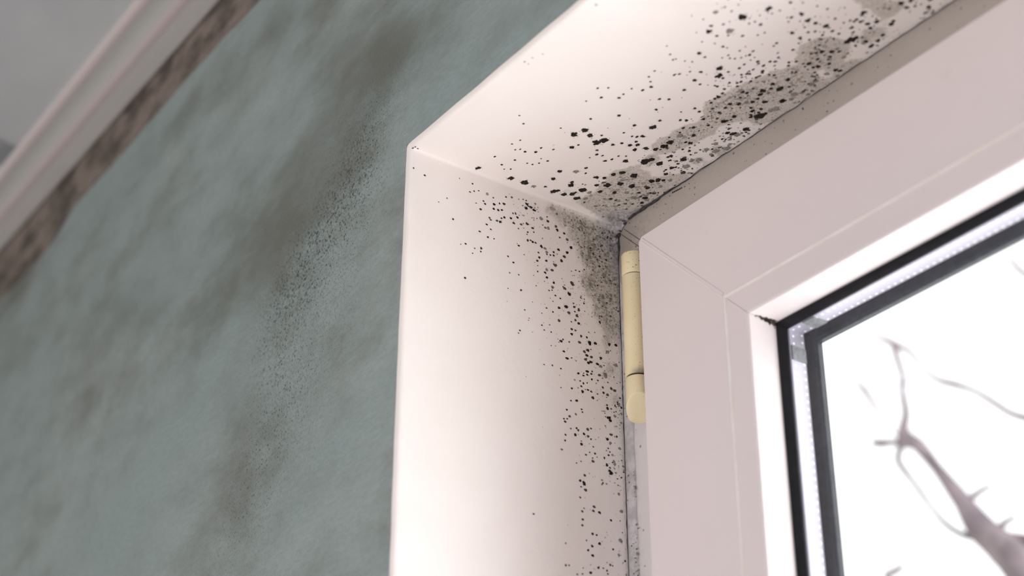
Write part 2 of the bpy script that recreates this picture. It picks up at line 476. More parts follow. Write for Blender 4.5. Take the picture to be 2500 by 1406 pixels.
mb = MB()
x0, x1, z0, z1, st = -2.0, -RA, 1.60, ZC, 0.005
nx, nz = int(round((x1 - x0) / st)), int(round((z1 - z0) / st))
vsl, a1, a2, a3 = [], [], [], []
for i in range(nx + 1):
    x = x0 + (x1 - x0) * i / nx
    for k in range(nz + 1):
        z = z0 + (z1 - z0) * k / nz
        xx = x + (arris(z) if (i == nx and z < H) else 0.0)
        vsl.append((xx, 0.0016 * fbm(x * 5, z * 5, 2.0, 3) * (1 if i < nx else 0) if k < nz else 0.0, z))
        a1.append(0.10 + f_sm(x, z)); a2.append(0.04 + f_sp(x, z))
        zb = 2.343 + 0.006 * fbm(x * 9, 0.3, 1.0, 4) + (-0.02 * sstep(-0.55, -0.62, x))
        a3.append(sstep(zb - 0.006, zb + 0.006, z))
fs = []
for i in range(nx):
    for k in range(nz):
        a = i * (nz + 1) + k
        fs.append((a, a + nz + 1, a + nz + 2, a + 1))
mb.add(vsl, fs)
# wall over the opening, in the same paint
xs = [-RA + (1.35 + RA) * i / 135 for i in range(136)]
zs2 = [H + RA + (ZC - H - RA) * k / 40 for k in range(41)]
v2 = []
for i, x in enumerate(xs):
    for k, z in enumerate(zs2):
        v2.append((x, 0.0, z + (arris_top(x) if k == 0 else 0)))
        a1.append(0.10 + f_sm(x, z)); a2.append(0.04 + f_sp(x, z))
        zb = 2.343 + 0.006 * fbm(x * 9, 0.3, 1.0, 4)
        a3.append(sstep(zb - 0.006, zb + 0.006, z))
f2 = []
for i in range(135):
    for k in range(40):
        a = i * 41 + k
        f2.append((a, a + 41, a + 42, a + 1))
mb.add(v2, f2)
n_before = len(mb.v)
# coarse remainder of the room face and the masonry core
def quad(a, b, z_a, z_b):
    mb.add([(a, 0, z_a), (b, 0, z_a), (b, 0, z_b), (a, 0, z_b)], [(0, 1, 2, 3)])
quad(-2.0, -RA, 0, 1.60); quad(1.35, 2.4, 0, ZC); quad(-RA, 1.35, 0, ZS); quad(XR + RA, 1.35, ZS, H + RA)
mb.add([(-RA, 0, H), (-RA, 0, H + RA), (-RA, 0, H + RA)], [(0, 1, 2)])
for (a, b) in (((-2.0, 0.002, 0), (-RA - 0.004, 0.30, 2.6)), ((XR + RA + .004, 0.002, 0), (2.4, 0.30, 2.6)),
               ((-RA - 0.004, 0.002, H + RA + 0.004), (XR + RA + .004, 0.30, 2.6)), ((-RA - 0.004, 0.002, 0), (XR + RA + .004, 0.30, ZS - 0.03))):
    mb.box(a, b, 1)
pad = len(mb.v) - n_before
mb.at = {'smudge': a1 + [0.1] * pad, 'speck': a2 + [0.04] * pad, 'band': a3 + [0.0] * pad}
wall = mb.build('wall_front', [M['green'], M['brick']], smooth=False)
tag(wall, 'grey-green painted wall with dark smudges, pierced by the white window recess', 'wall', kind='structure')

# stains on the white plaster of the recess: photo pixel, radius in metres, strength
ST_SOF = [(1500,468,.013,.8),(1540,432,.012,.9),(1470,500,.010,.7),(1560,465,.010,.6),(1430,492,.007,.5),(1490,520,.009,.5),(1390,468,.006,.45),(1520,500,.010,.5),
          (1590,392,.006,.7),(1622,358,.008,.9),(1660,342,.008,.9),(1692,322,.009,.9),(1720,318,.006,.6),(1750,288,.008,.9),(1780,262,.009,.95),(1806,262,.010,.8),
          (1812,240,.009,.95),(1836,230,.009,.95),(1858,218,.008,.9),(1745,258,.006,.7),(1890,204,.009,.95),(1925,188,.008,.95),(1880,232,.008,.75),(1942,184,.006,.8),
          (1985,126,.009,.95),(2018,113,.008,.95),(2000,150,.009,.8),(2042,122,.006,.8),(2130,8,.007,.62),(2166,30,.006,.6),(2100,-25,.010,.62),(2190,10,.006,.5),
          (1700,392,.006,.55),(1750,362,.006,.55),(1890,268,.007,.65),(1940,232,.007,.65),(1982,203,.007,.65),(2062,165,.008,.5),(1645,430,.007,.5),(1605,452,.007,.5),
          (2110,95,.008,.45),(2150,70,.008,.45),(1565,492,.008,.5),(1840,290,.007,.5),(1425,322,.002,.3)]
ST_REV = [(1300,502,.005,.5),(1345,512,.006,.7),(1385,532,.008,.9),(1430,555,.010,.9),(1468,590,.011,.9),(1480,650,.012,.9),(1455,620,.010,.8),(1425,620,.007,.6),
          (1462,700,.011,.9),(1490,720,.009,.8),(1430,690,.006,.6),(1470,770,.009,.75),(1495,800,.008,.7),(1482,840,.006,.55),(1490,900,.006,.5),(1480,920,.005,.4),
          (1500,980,.005,.45),(1495,1050,.004,.35),(1500,1150,.004,.3),(1505,1250,.004,.3),(1508,1350,.004,.3),(1260,488,.004,.35),(1400,580,.005,.5)]
def conv2(lst, axis, val, i, j):
    out = []
    for (u, v, r, k) in lst:
        p = at(u, v, axis, val)
        out.append((p[i], p[j], r, r, k))
    return out
bs_ = conv2(ST_SOF, 2, H, 0, 1)
for i in range(26):      # the same growth goes on along the recess, past the picture
    bs_.append((0.27 + 0.95 * random.random(), YF - 0.004 - 0.03 * random.random(), 0.008, 0.008, 0.8))
f_sof = gauss_field(bs_)
f_rev = gauss_field(conv2(ST_REV, 0, 0.0, 1, 2))

# ---- lining of the recess: cross-section swept along the depth, split at the mitre into side and soffit
YE = YF - 0.0007
def fillet(y): return 0.0018 + 0.0065 * sstep(0.10, YE, y)
ys = []
for k in range(7):
    ys.append(('a', k / 6.0))
NY = 84
def lump(x, y, z):
    e = YE - y
    d = math.sqrt(max(0, x) ** 2 + e ** 2 + (H - z) ** 2)
    return 0.0022 * math.exp(-(d / 0.014) ** 2) * (1 + 1.6 * noise.noise(Vector((x * 160, y * 160, z * 160))))
def soft(x, y, z):
    return 0.0009 * fbm(x * 11, y * 11 + 3, z * 11, 3)

def line_rows():
    rows = [('arris', math.pi / 2 * k / 6) for k in range(7)]
    for k in range(1, NY + 1):
        rows.append(('deep', RA + (YE - RA) * k / NY))
    return rows
ROWS = line_rows()

def lining(part):
    m_ = MB(); stn, ck = [], []
    zlist = [ZS + (1.58 - ZS) * k / 20 for k in range(20)] + [1.58 + (H - 0.012 - 1.58) * k / 190 for k in range(191)]
    xlist = [0.012 + (0.55 - 0.012) * k / 200 for k in range(201)] + [0.55 + (XR - 0.55) * k / 30 for k in range(1, 31)]
    NF = 6
    cnt = None
    for (kind, q) in ROWS:
        y = q if kind == 'deep' else RA - RA * math.sin(q) if False else None
        if kind == 'arris':
            y = RA * (1 - math.cos(q)); off = -RA * (1 - math.sin(q))
        else:
            y = q; off = 0.0
        r = fillet(y)
        fr = (1 - sstep(0.0, 0.03, y))
        row = []
        if part == 'side':
            for z in zlist:
                x = off + arris(z) * fr
                row.append((x, y, z))
            # up to the mitre
            for k in range(1, NF + 1):
                t = k / NF
                zb = H - r
                if t < 0.5:
                    z = (H - 0.012) + (zb - (H - 0.012)) * (t / 0.5); x = off + arris(z) * fr
                else:
                    a = (t - 0.5) / 0.5 * math.pi / 4
                    x = off + r * (1 - math.cos(a)); z = zb + r * math.sin(a) - off * 0
                    z = z - 0.0
                row.append((x, y, z - off * (t if t > 0.5 else 0)))
            edge_n = Vector((1, 0, 0))
        else:
            for k in range(NF + 1):
                t = k / NF
                if t <= 0.5:
                    a = math.pi / 4 + (t / 0.5) * math.pi / 4
                    x = off + r * (1 - math.cos(a)); z = H - r + r * math.sin(a)
                    x = x if True else x
                    row.append((x, y, z - off))
                else:
                    xa = r + off
                    x = xa + (0.012 - xa) * ((t - 0.5) / 0.5)
                    row.append((x, y, H - off + arris_top(x) * fr))
            for x in xlist[1:]:
                row.append((x, y, H - off + arris_top(x) * fr))
        vs_ = []
        for (x, y2, z) in row:
            d = soft(x, y2, z) * sstep(0.0, 0.02, y2) + lump(x, y2, z)
            if part == 'side':
                n_ = Vector((1, 0, 0)) if z < H - r else Vector((1, 0, -1)).normalized()
            else:
                n_ = Vector((0, 0, -1)) if x > r else Vector((1, 0, -1)).normalized()
            p = Vector((x, y2, z)) + n_ * d
            vs_.append(p)
            e = YE - y2
            if part == 'side':
                s = f_rev(y2, z) + 0.30 * math.exp(-(e / 0.006) ** 2) * (0.5 + 0.5 * sstep(1.9, 2.0, z))
            else:
                s = f_sof(x, y2) + 0.35 * math.exp(-(e / 0.006) ** 2)
            stn.append(min(s, 1.05))
            dd = math.sqrt(max(0, x) ** 2 + e ** 2 + max(0, H - z) ** 2 * 0.5)
            ck.append(math.exp(-(dd / 0.019) ** 2) + 0.42 * math.exp(-(e / 0.0045) ** 2))
        m_.v += [tuple(p) for p in vs_]
        cnt = len(vs_)
    nr = len(ROWS)
    for i in range(nr - 1):
        for k in range(cnt - 1):
            a = i * cnt + k
            m_.f.append((a, a + cnt, a + cnt + 1, a + 1) if part == 'side' else (a, a + 1, a + cnt + 1, a + cnt))
            m_.m.append(0)
    m_.at = {'stain': stn, 'caulk': ck}
    return m_
side = lining('side').build('recess_side', M['plaster_side'], wall, smooth=True)
side['label'] = 'white plastered side of the window recess, mouldy along the frame'
soff = lining('soffit').build('recess_soffit', M['plaster'], wall, smooth=True)
soff['label'] = 'white plastered soffit of the window recess, heavily speckled with mould'
m_ = MB()
m_.box((XR, 0.0, ZS), (XR + RA, YE, H))
r_ = m_.build('recess_side', M['room'], wall)

# cracks where plaster meets the frame
def wav(t, s, a): return a * noise.noise(Vector((t * s, 2.2, 7.7))) + 0.5 * a * noise.noise(Vector((t * s * 2.7, 5.2, 1.7)))
m_ = MB()
pts, rad = [], []
for k in range(0, 420):
    t = k / 419.0
    x = 0.0075 + (1.1 - 0.0075) * t ** 1.5
    pts.append((x, YE - 0.0006 + wav(x, 70, 0.0009), H - 0.0006 - wav(x, 120, 0.0006)))
    rr = 0.00045 + 0.0009 * math.exp(-((x - 0.016) / 0.016) ** 2) + 0.0005 * math.exp(-((x - 0.038) / 0.009) ** 2)
    rad.append(rr * (0.75 + 0.6 * noise.noise(Vector((x * 130, 1, 1)))) * (1 - 0.55 * sstep(0.05, 0.10, x)))
m_.tube(pts, rad, 6)
pts, rad = [], []
for k in range(12):           # round the corner
    a = math.pi / 2 * k / 11
    pts.append((0.0015 + 0.007 * (1 - math.sin(a)) , YE - 0.0003, H - 0.0015 - 0.007 * (1 - math.cos(a)) ))
    rad.append(0.0011 + 0.0005 * math.sin(k * 2.1))
m_.tube(pts, rad, 6)
pts, rad = [], []
for k in range(0, 360):
    t = k / 359.0
    z = H - 0.006 - 0.75 * t
    pts.append((0.0008 + wav(z, 75, 0.0011) + wav(z, 320, 0.0004), YE - 0.0004, z))
    rad.append((0.00014 + 0.0009 * math.exp(-((H - 0.010 - z) / 0.010) ** 2)) * (0.8 + 0.6 * noise.noise(Vector((z * 150, 4, 1)))))
m_.tube(pts, rad, 6)
o = m_.build('joint_crack', M['crack'], wall, smooth=True)
o['label'] = 'dark ragged crack between plaster and window frame'

# ------------------------------------------------------------------ the window
def ring(m_, xa, xb, za, zb, prof, closed=True, mi=0, cut=0.0):
    """sweep a profile [(inset, y), ...] round the rectangle xa..xb, za..zb with mitred corners"""
    n = len(prof)
    vs_ = []
    for (ins, y) in prof:
        vs_ += [(xa + ins, y, zb - ins), (xb - ins, y, zb - ins), (xb - ins, y, za + ins), (xa + ins, y, za + ins)]
    fs_ = []
    for j in range(n if closed else n - 1):
        j2 = (j + 1) % n
        for c in range(4):
            c2 = (c + 1) % 4
            fs_.append((j*4 + c, j2*4 + c, j2*4 + c2, j*4 + c2))
    m_.add(vs_, fs_, mi)

win = empty('window_1', (XR / 2, 0.17, ZS))
tag(win, 'white plastic casement window with bare branches behind its glass', 'window', kind='structure')

m_ = MB()
ring(m_, -0.003, XR + 0.003, ZS - 0.003, H + 0.003, [(0, YF), (0.056, YF), (0.056, 0.168), (0.066, 0.168), (0.066, 0.215), (0, 0.215)])
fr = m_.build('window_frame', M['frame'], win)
# welded corner of the fixed frame: two fine grooves
m_ = MB()
for off in (-0.0016, 0.0016):
    a = Vector((0.0045, YF - 0.0001, H - 0.006)); b = Vector((0.05, YF - 0.0001, H - 0.0515))
    d = Vector((off, 0, off)) * 0.8
    m_.tube([a + d, b + d], [0.00018, 0.00018], 5)
hang(m_.build('weld_seam', M['crack']), fr)

# narrow bead of sealant down the side of the frame
m_ = MB()
nn = 240
vs_ = []
for k in range(nn + 1):
    z = H - 0.040 - 0.68 * k / nn
    wd = 0.0085 + 0.0007 * noise.noise(Vector((z * 55, 0, 3)))
    for (x, dy) in ((0.0008, 0.0006), (0.0016, 0.0013), (wd * 0.5, 0.0011), (wd - 0.0008, 0.0012), (wd, 0.0001)):
        vs_.append((x, YF - dy, z + 0.0001))
fs_ = []
for k in range(nn):
    for j in range(4):
        a = k * 5 + j
        fs_.append((a, a + 1, a + 6, a + 5))
m_.add(vs_, fs_)
sl = m_.build('sealant', M['sealant'], win, smooth=True)
sl['label'] = 'dirty grey sealant strip between frame and plaster'

# sash
SX, SZ, YS = 0.0375, 2.0682, 0.132
SX1, SZ1 = XR - 0.0375, ZS + 0.0318
m_ = MB()
ring(m_, SX, SX1, SZ1, SZ, [(0, YS), (0.0665, YS), (0.0668, YS + 0.0022), (0.0675, YS + 0.0022), (0.0675, 0.162), (0.075, 0.176), (0.078, 0.1785), (0.055, 0.197), (0.02, 0.197), (0.02, 0.167), (0, 0.1465)])
sash = m_.build('sash', M['pvc'], win, bevel=0.0007)
bm = bmesh.new(); bm.from_mesh(sash.data)          # the four outer corners are trimmed off
for (px, pz, qx, qz) in ((SX, SZ, -1, 1), (SX1, SZ, 1, 1), (SX, SZ1, -1, -1), (SX1, SZ1, 1, -1)):
    g = bmesh.ops.bisect_plane(bm, geom=bm.verts[:] + bm.edges[:] + bm.faces[:], plane_co=(px - qx * 0.0026, 0, pz), plane_no=(qx, 0, qz), clear_outer=True)
    bmesh.ops.edgenet_fill(bm, edges=[e for e in g['geom_cut'] if isinstance(e, bmesh.types.BMEdge)])
bmesh.ops.recalc_face_normals(bm, faces=bm.faces[:])
bm.to_mesh(sash.data); bm.free()
sash.data.polygons.foreach_set('use_smooth', [True] * len(sash.data.polygons))
m_ = MB()
a = Vector((SX + 0.0028, YS - 0.00022, SZ - 0.0028)); b = Vector((SX + 0.0663, YS - 0.00022, SZ - 0.0663))
n_ = Vector((1, 0, 1)).normalized()
def strip(m_, a, b, hw, y0, y1):
    d = n_ * hw
    vs_ = [a - d, a + d, b + d, b - d]
    top = [Vector((p.x, y0, p.z)) for p in vs_]; bot = [Vector((p.x, y1, p.z)) for p in vs_]
    ins = [Vector((p.x, y0, p.z)) for p in (a - d * 0.6, a + d * 0.6, b + d * 0.6, b - d * 0.6)]
    m_.add(bot + ins, [(0, 1, 5, 4), (1, 2, 6, 5), (2, 3, 7, 6), (3, 0, 4, 7), (4, 5, 6, 7)])
strip(m_, a + n_ * 0.0008, b + n_ * 0.0008, 0.0011, YS - 0.00045, YS + 0.0001)
sw = m_.build('weld_seam', M['pvc']); hang(sw, sash)
m_ = MB()
strip(m_, a - n_ * 0.00075, b - n_ * 0.00075, 0.00016, YS - 0.00012, YS + 0.0001)
hang(m_.build('weld_groove', M['lip']), sash)

# glazing beads, four mitred lengths
BX, BZ = SX + 0.0675, SZ - 0.0675
BX1, BZ1 = SX1 - 0.0675, SZ1 + 0.0675
bprof = [(0.0004, 0.1515), (0.0004, YS + 0.0009), (0.0010, YS + 0.0003), (0.0152, YS + 0.0003), (0.0162, YS + 0.0011), (0.0162, 0.1515)]
for c, nm in enumerate(('top', 'right', 'bottom', 'left')):
    m_ = MB()
    P = []
    for (ins, y) in bprof:
        cs = [(BX + ins, y, BZ - ins), (BX1 - ins, y, BZ - ins), (BX1 - ins, y, BZ1 + ins), (BX + ins, y, BZ1 + ins)]
        g = 0.00012
        p, q = Vector(cs[c]), Vector(cs[(c + 1) % 4])
        d = (q - p).normalized() * g
        P += [tuple(p + d), tuple(q - d)]
    n = len(bprof)
    m_.add(P, [(2*j, 2*((j+1) % n), 2*((j+1) % n) + 1, 2*j + 1) for j in range(n)] + [tuple(2*j for j in range(n))[::-1], tuple(2*j + 1 for j in range(n))])
    b_ = m_.build('glazing_bead', M['pvc'], win)

m_ = MB()
ring(m_, BX - 0.0007, BX1 + 0.0007, BZ1 - 0.0007, BZ + 0.0007, [(0, YS + 0.0005), (0.0002, YS - 0.0003), (0.0007, YS - 0.0007), (0.0013, YS - 0.0004), (0.0017, YS + 0.0005)])
bl = m_.build('bead_lip', M['lip'], win); bl['label'] = 'pale raised lip between sash and glazing bead'
# rubber gasket on the room side, panes, spacer, outer seal
m_ = MB()
ring(m_, BX + 0.0155, BX1 - 0.0155, BZ1 + 0.0155, BZ - 0.0155,
     [(0.0004, 0.1517), (0.0011, 0.1513), (0.0034, 0.1524), (0.0050, 0.1543), (0.0052, 0.1553), (0.0004, 0.1553)])
g1 = m_.build('gasket', M['rubber'], win, smooth=False); g1['label'] = 'black rubber gasket round the pane on the room side'
GX, GZ = BX + 0.0185, BZ - 0.0185
GX1, GZ1 = BX1 - 0.0185, BZ1 + 0.0185
for (ya, yb) in ((0.1555, 0.1575), (0.1698, 0.1716)):
    m_ = MB()
    m_.box((GX - 0.006, ya, GZ1 - 0.006), (GX1 + 0.006, yb, GZ + 0.006))
    m_.build('glass_pane', M['glass'], win)
m_ = MB()
ring(m_, GX - 0.005, GX1 + 0.005, GZ1 - 0.005, GZ + 0.005, [(0, 0.1580), (0.0045, 0.1580), (0.0050, 0.1586), (0.0050, 0.1690), (0.0045, 0.1695), (0, 0.1695)])
spc = m_.build('spacer_bar', M['spacer'], win); spc['label'] = 'aluminium spacer bar with punched dots between the panes'
m_ = MB()
for ax in (0, 1):
    for q in range(9):       # ribbed legs of the corner key
        t0 = 0.0095 + q * 0.0009
        if ax == 0: m_.box((GX + t0, 0.1590, GZ - 0.0007), (GX + t0 + 0.0007, 0.1688, GZ + 0.0004))
        else: m_.box((GX - 0.0004, 0.1590, GZ - t0 - 0.0007), (GX + 0.0007, 0.1688, GZ - t0))
ck_ = m_.build('corner_key', M['key'], spc); ck_['label'] = 'ribbed grey corner key of the spacer bar'
m_ = MB()
ring(m_, GX - 0.003, GX1 + 0.003, GZ1 - 0.003, GZ + 0.003, [(0, 0.1720), (0.0068, 0.1720), (0.0084, 0.1732), (0.0088, 0.1760), (0, 0.1760)])
g2 = m_.build('outer_seal', M['seal'], win); g2['label'] = 'dark grey seal behind the outer pane'

# hinge
HX, HY, HR = 0.0228, 0.1402, 0.0072
VD = Vector((-0.77, 0.64))          # horizontal direction in which the lower cap is bevelled
def barrel(m_, z_lo, z_hi, r=HR, cut=False, n=40, round_=0.0006):
    vs_, fs_ = [], []
    def ringz(z, rr, f=None):
        out = []
        for k in range(n):
            q = 2 * math.pi * k / n
            x, y = rr * math.cos(q), rr * math.sin(q)
            zz = f(x, y) if f else z
            out.append((HX + x, HY + y, zz))
        return out
    lv = []
    if cut:
        base = lambda x, y: max(1.9634, 1.9757 - 1.0 * ((x * VD.x + y * VD.y) + HR))
        lv.append(ringz(0, r - round_ * 1.2, lambda x, y: base(x, y) ))
        lv.append(ringz(0, r, lambda x, y: base(x, y) + round_ * 0.8))
    else:
        lv.append(ringz(z_lo, r - round_)); lv.append(ringz(z_lo + round_ * 0.3, r - round_ * 0.3)); lv.append(ringz(z_lo + round_, r))
    lv.append(ringz(z_hi - round_, r)); lv.append(ringz(z_hi - round_ * 0.3, r - round_ * 0.3)); lv.append(ringz(z_hi, r - round_))
    for L in lv: vs_ += L
    for i in range(len(lv) - 1):
        for k in range(n):
            k2 = (k + 1) % n
            fs_.append((i*n + k, i*n + k2, (i+1)*n + k2, (i+1)*n + k))
    fs_.append(tuple((len(lv)-1)*n + k for k in range(n)))
    if cut:
        # end face: bevel plane and small flat, as a fan of strips
        c = len(vs_)
        for k in range(n):
            vs_.append(((vs_[k][0] - HX) * 0.5 + HX, (vs_[k][1] - HY) * 0.5 + HY, base((vs_[k][0] - HX) * 0.5, (vs_[k][1] - HY) * 0.5)))
        vs_.append((HX, HY, base(0, 0)))
        for k in range(n):
            k2 = (k + 1) % n
            fs_.append((k2, k, c + k, c + k2)); fs_.append((c + k2, c + k, c + n))
    else:
        fs_.append(tuple(range(n))[::-1])
    m_.add(vs_, fs_)
m_ = MB(); barrel(m_, 1.9882, 2.0518)
hg = m_.build('hinge', M['hinge'], win, smooth=True)
hg.data.set_sharp_from_angle(angle=math.radians(50))
hg['label'] = 'cream plastic hinge barrel beside the sash'
m_ = MB(); barrel(m_, 2.0523, 2.0663)
hc = m_.build('hinge_cap', M['hinge'], smooth=True); hang(hc, hg)
m_ = MB(); barrel(m_, 1.97, 1.9872, cut=True)
hc = m_.build('hinge_cap', M['hinge'], smooth=True); hc.data.set_sharp_from_angle(angle=math.radians(30)); hang(hc, hg)
hc['label'] = 'lower hinge cap with a slanting end'
m_ = MB(); barrel(m_, 1.979, 2.060, HR - 0.0009, n=28)
hang(m_.build('hinge_pin', M['pin'], smooth=True), hg)
m_ = MB(); m_.box((HX - 0.004, HY + 0.0045, 1.975), (HX + 0.012, YF - 0.0002, 2.062))
hang(m_.build('hinge_plate', M['hinge']), hg)

# window board at the foot of the recess
m_ = MB(); m_.box((-0.02, -0.05, ZS - 0.028), (XR + 0.02, YE, ZS - 0.004))
tag(m_.build('trim_2', M['board'], bevel=0.003), 'white window board at the foot of the recess', 'window sill', kind='structure')

# ------------------------------------------------------------------ mould growth
def jac(u, v, axis, val):
    p = at(u, v, axis, val); q = at(u + 1, v, axis, val); r = at(u, v + 1, axis, val)
    return math.sqrt((q - p).cross(r - p).length)

def spot(m_, c, r, ax, ay, n_, mi, seed, big=False):
    """one low, ragged colony lying on the surface"""
    k = 12 if r < 0.0006 else (18 if r < 0.0014 else 28)
    h = min(0.00022, 0.10 * r + 0.00004)
    ang0 = random.random() * 6.28
    st_ = 1.0 + 0.25 * random.random()
    pa = random.random() * 3.14
    vs_ = []
    jit = 0.14 if not big else 0.22
    w1, w2, w3 = random.random(), random.random(), random.random()
    for (sc_, hh) in ((1.0, 0.00002), (0.72, h)):
        for i in range(k):
            q = ang0 + 2 * math.pi * i / k
            rr = r * sc_ * (1 + jit * (w1 * math.sin(2 * q + seed) + w2 * math.sin(3 * q + 2 * seed) + w3 * math.sin(5 * q + 3 * seed)) + jit * (random.random() - 0.5) * (0.2 if r < 0.0014 else 0.45))
            a, b = rr * math.cos(q), rr * math.sin(q)
            a2 = (a * math.cos(pa) + b * math.sin(pa)) * st_; b2 = (-a * math.sin(pa) + b * math.cos(pa)) / st_
            vs_.append(c + ax * a2 + ay * b2 + n_ * hh)
    vs_.append(c + n_ * h * 1.15)
    fs_ = []
    for i in range(k):
        j = (i + 1) % k
        fs_.append((i, j, k + j, k + i)); fs_.append((k + i, k + j, 2 * k))
    m_.add(vs_, fs_, mi)

def colony(m_, c, r, ax, ay, n_, mi, seed):
    if r > 0.0010:       # a larger colony: a core with lobes and a dusting of satellites
        spot(m_, c, r * 0.78, ax, ay, n_, mi, seed, True)
        for i in range(6):
            q = random.random() * 6.28
            spot(m_, c + (ax * math.cos(q) + ay * math.sin(q)) * r * 0.62 + n_ * 0.00001, r * (0.26 + 0.22 * random.random()), ax, ay, n_, mi, seed + i)
        for i in range(5):
            q = random.random() * 6.28
            spot(m_, c + (ax * math.cos(q) + ay * math.sin(q)) * r * (1.05 + 0.5 * random.random()), r * 0.10, ax, ay, n_, mi, seed + i)
    else:
        spot(m_, c, r, ax, ay, n_, mi, seed)

# traced colonies on the soffit: photo pixel and radius in pixels (g: greyish)
S1 = """1008,361,3 1014,358,2 1020,362,2 1424,40,4g 1440,25,5g 1410,62,3g 1433,56,3.5 1455,12,4g 1396,66,3g 1281,150,3g 1300,140,3g 1290,155,2g 1325,131,2 1167,409,7 1247,434,8 1281,445,9.5 1402,328,9 1428,318,9 1441,331,8 1456,348,11 1474,342,11 1396,360,6.5 1412,354,3 1594,310,9 1549,306,5 1527,394,7 1538,355,6 1557,354,6 1577,363,7
1601,365,7 1622,357,10 1636,347,9 1575,395,12 1590,390,8 1610,400,9 1668,389,8 1366,419,6 1407,420,7g 1431,411,4.5 1430,424,3 1350,437,6 1498,427,6.5 1519,422,8 1548,430,9 1455,434,6.5 1475,435,5.5
1396,445,5 1442,290,3.5 1511,282,5 1670,219,5 1697,195,4.5 1610,241,4 1633,242,4.5 1602,267,4 1611,294,4.5 1661,293,4 1646,182,3.5 1598,172,3 1584,186,3 1590,211,5 1511,238,4.5 1468,237,4 1522,229,3 1485,213,3
1431,246,2.5 1542,215,3 1569,219,4 1588,198,3 1308,371,4 1282,370,3.5 1257,390,3 1321,361,3 1351,365,3 1270,364,2.5 1258,365,2.5 1208,381,3 1225,401,3 1231,412,2 1247,412,2.5 1268,282,2.5 1278,302,3 1369,313,2.5
1270,342,2.5 1250,351,2.5 1337,393,3 1316,398,2.5 1287,398,2.5 1300,401,2.5 1321,387,2 1471,381,3 1457,378,4 1477,394,4.5 1494,390,3.5 1510,382,3 1518,350,4 1496,354,5 1550,366,6 1569,333,6 1555,334,4 1543,333,3 1523,324,3 1553,346,4
1482,453,9 1422,464,10 1377,475,7 1397,474,7 1394,452,8 1457,453,6 1515,449,8 1542,454,9 1351,468,8 1362,466,6 1408,484,8 1303,455,6g 1331,456,4 1590,442,8 1607,440,8 1582,459,6 1587,471,5 1548,482,7g 1440,470,6g 1405,470,4 1430,485,6g 1500,470,6 1465,468,6 1530,470,6g 1510,490,5g 1560,470,5
1877,21,9 1812,42,12 1731,77,8.5 1782,77,11g 1757,166,9 1754,184,10 1747,30,7g 1973,49,8.5 1955,32,5 2016,63,8 1934,80,6 1857,60,5 1707,129,6 1896,105,4 1889,112,3 1930,6,4.5 1830,134,4 1711,175,4.5 1695,195,5 1709,205,3.5 1864,160,4.5 1862,173,5
2078,97,11 2068,102,8 2090,92,8 2109,30,8 2104,36,5 2114,102,7 2118,58,6.5 2141,53,7 2125,69,6 2176,59,7 2200,8,8 2224,2,7 2267,18,6 2155,86,6 2144,99,6 2125,114,6 2214,19,6 1997,162,7 2024,155,6 1974,155,7 2006,126,7 2030,126,7 2026,138,5 2050,125,5 1996,144,5 1985,164,5
1886,205,6 1923,194,6.5 1882,216,5 1901,218,8 1908,214,6 1862,221,8 1856,230,7 1850,240,5 1867,248,7 1910,246,9 1837,248,6 1858,265,5 1837,270,6 1833,262,4 1856,282,11 1846,283,8 1866,278,8 1833,284,6 1803,253,6 1782,253,6 1755,274,5 1754,236,6 1805,221,7g 1812,224,6 1824,226,5 1821,315,8 1800,328,8g 1792,283,6 1770,262,5 1766,296,7 1774,294,5 1718,290,5 1696,264,4.5 1707,272,4.5
1669,389,8 1747,368,9g 1725,365,7g 1688,392,7g 1675,406,9g 1706,390,8g 1638,381,5 1635,392,4.5 1659,330,9g 1685,349,6 1693,330,6 1674,347,4 1894,266,10g 1882,268,7g 1939,230,9g 1958,226,6g 1981,205,9g 2019,180,7g 2060,140,6g 2070,130,5g 1990,198,6g 1640,410,6 1655,400,4 1625,425,6 1612,455,6g 1635,440,6g 1620,440,5
1717,48,2.5 1689,39,2 1770,18,3 1786,28,3 1803,12,2.5 1766,60,3.5 1778,87,3 1813,88,4 1850,86,3 1867,80,3 1736,64,5 1750,88,4 1765,114,4 1775,117,2.5 1745,106,2.5 1714,102,2.5 1700,80,2 1628,112,2.5 1643,145,3 1636,132,3 1650,143,2.5 1672,148,2.5 1690,150,2.5 1721,139,3.5 1763,141,2.5 1778,135,3 1794,143,3
1806,124,3 1820,114,2 1850,150,4.5 1852,155,3.5 1880,150,4 1892,150,4 1900,140,3.5 1891,160,3 1895,150,3 1926,152,4 1925,160,4 1944,150,4 1936,121,4 1950,105,3 1955,95,3 1976,96,3.5 1980,130,4 1960,128,3 1990,76,4 2008,85,4 2048,82,4 2035,93,3 2085,52,4 2077,68,4 2060,55,3 1995,14,3 2020,21,3.5 2062,18,2.5 1960,6,3 1973,78,4 1904,26,3 1925,53,3 1855,38,2.5
1751,210,4 1745,208,3 1764,227,4.5 1767,216,3 1810,182,3.5 1811,188,3 1830,180,4 1846,189,4 1855,185,3.5 1877,181,3 1890,183,4 1943,176,4 1745,240,4 1736,250,4 1765,190,4 1778,175,3.5 1805,166,4 1817,157,3.5 1800,210,4 1809,199,4 1833,198,4"""
S2 = []       # colonies on the side, offsets in three zoomed crops
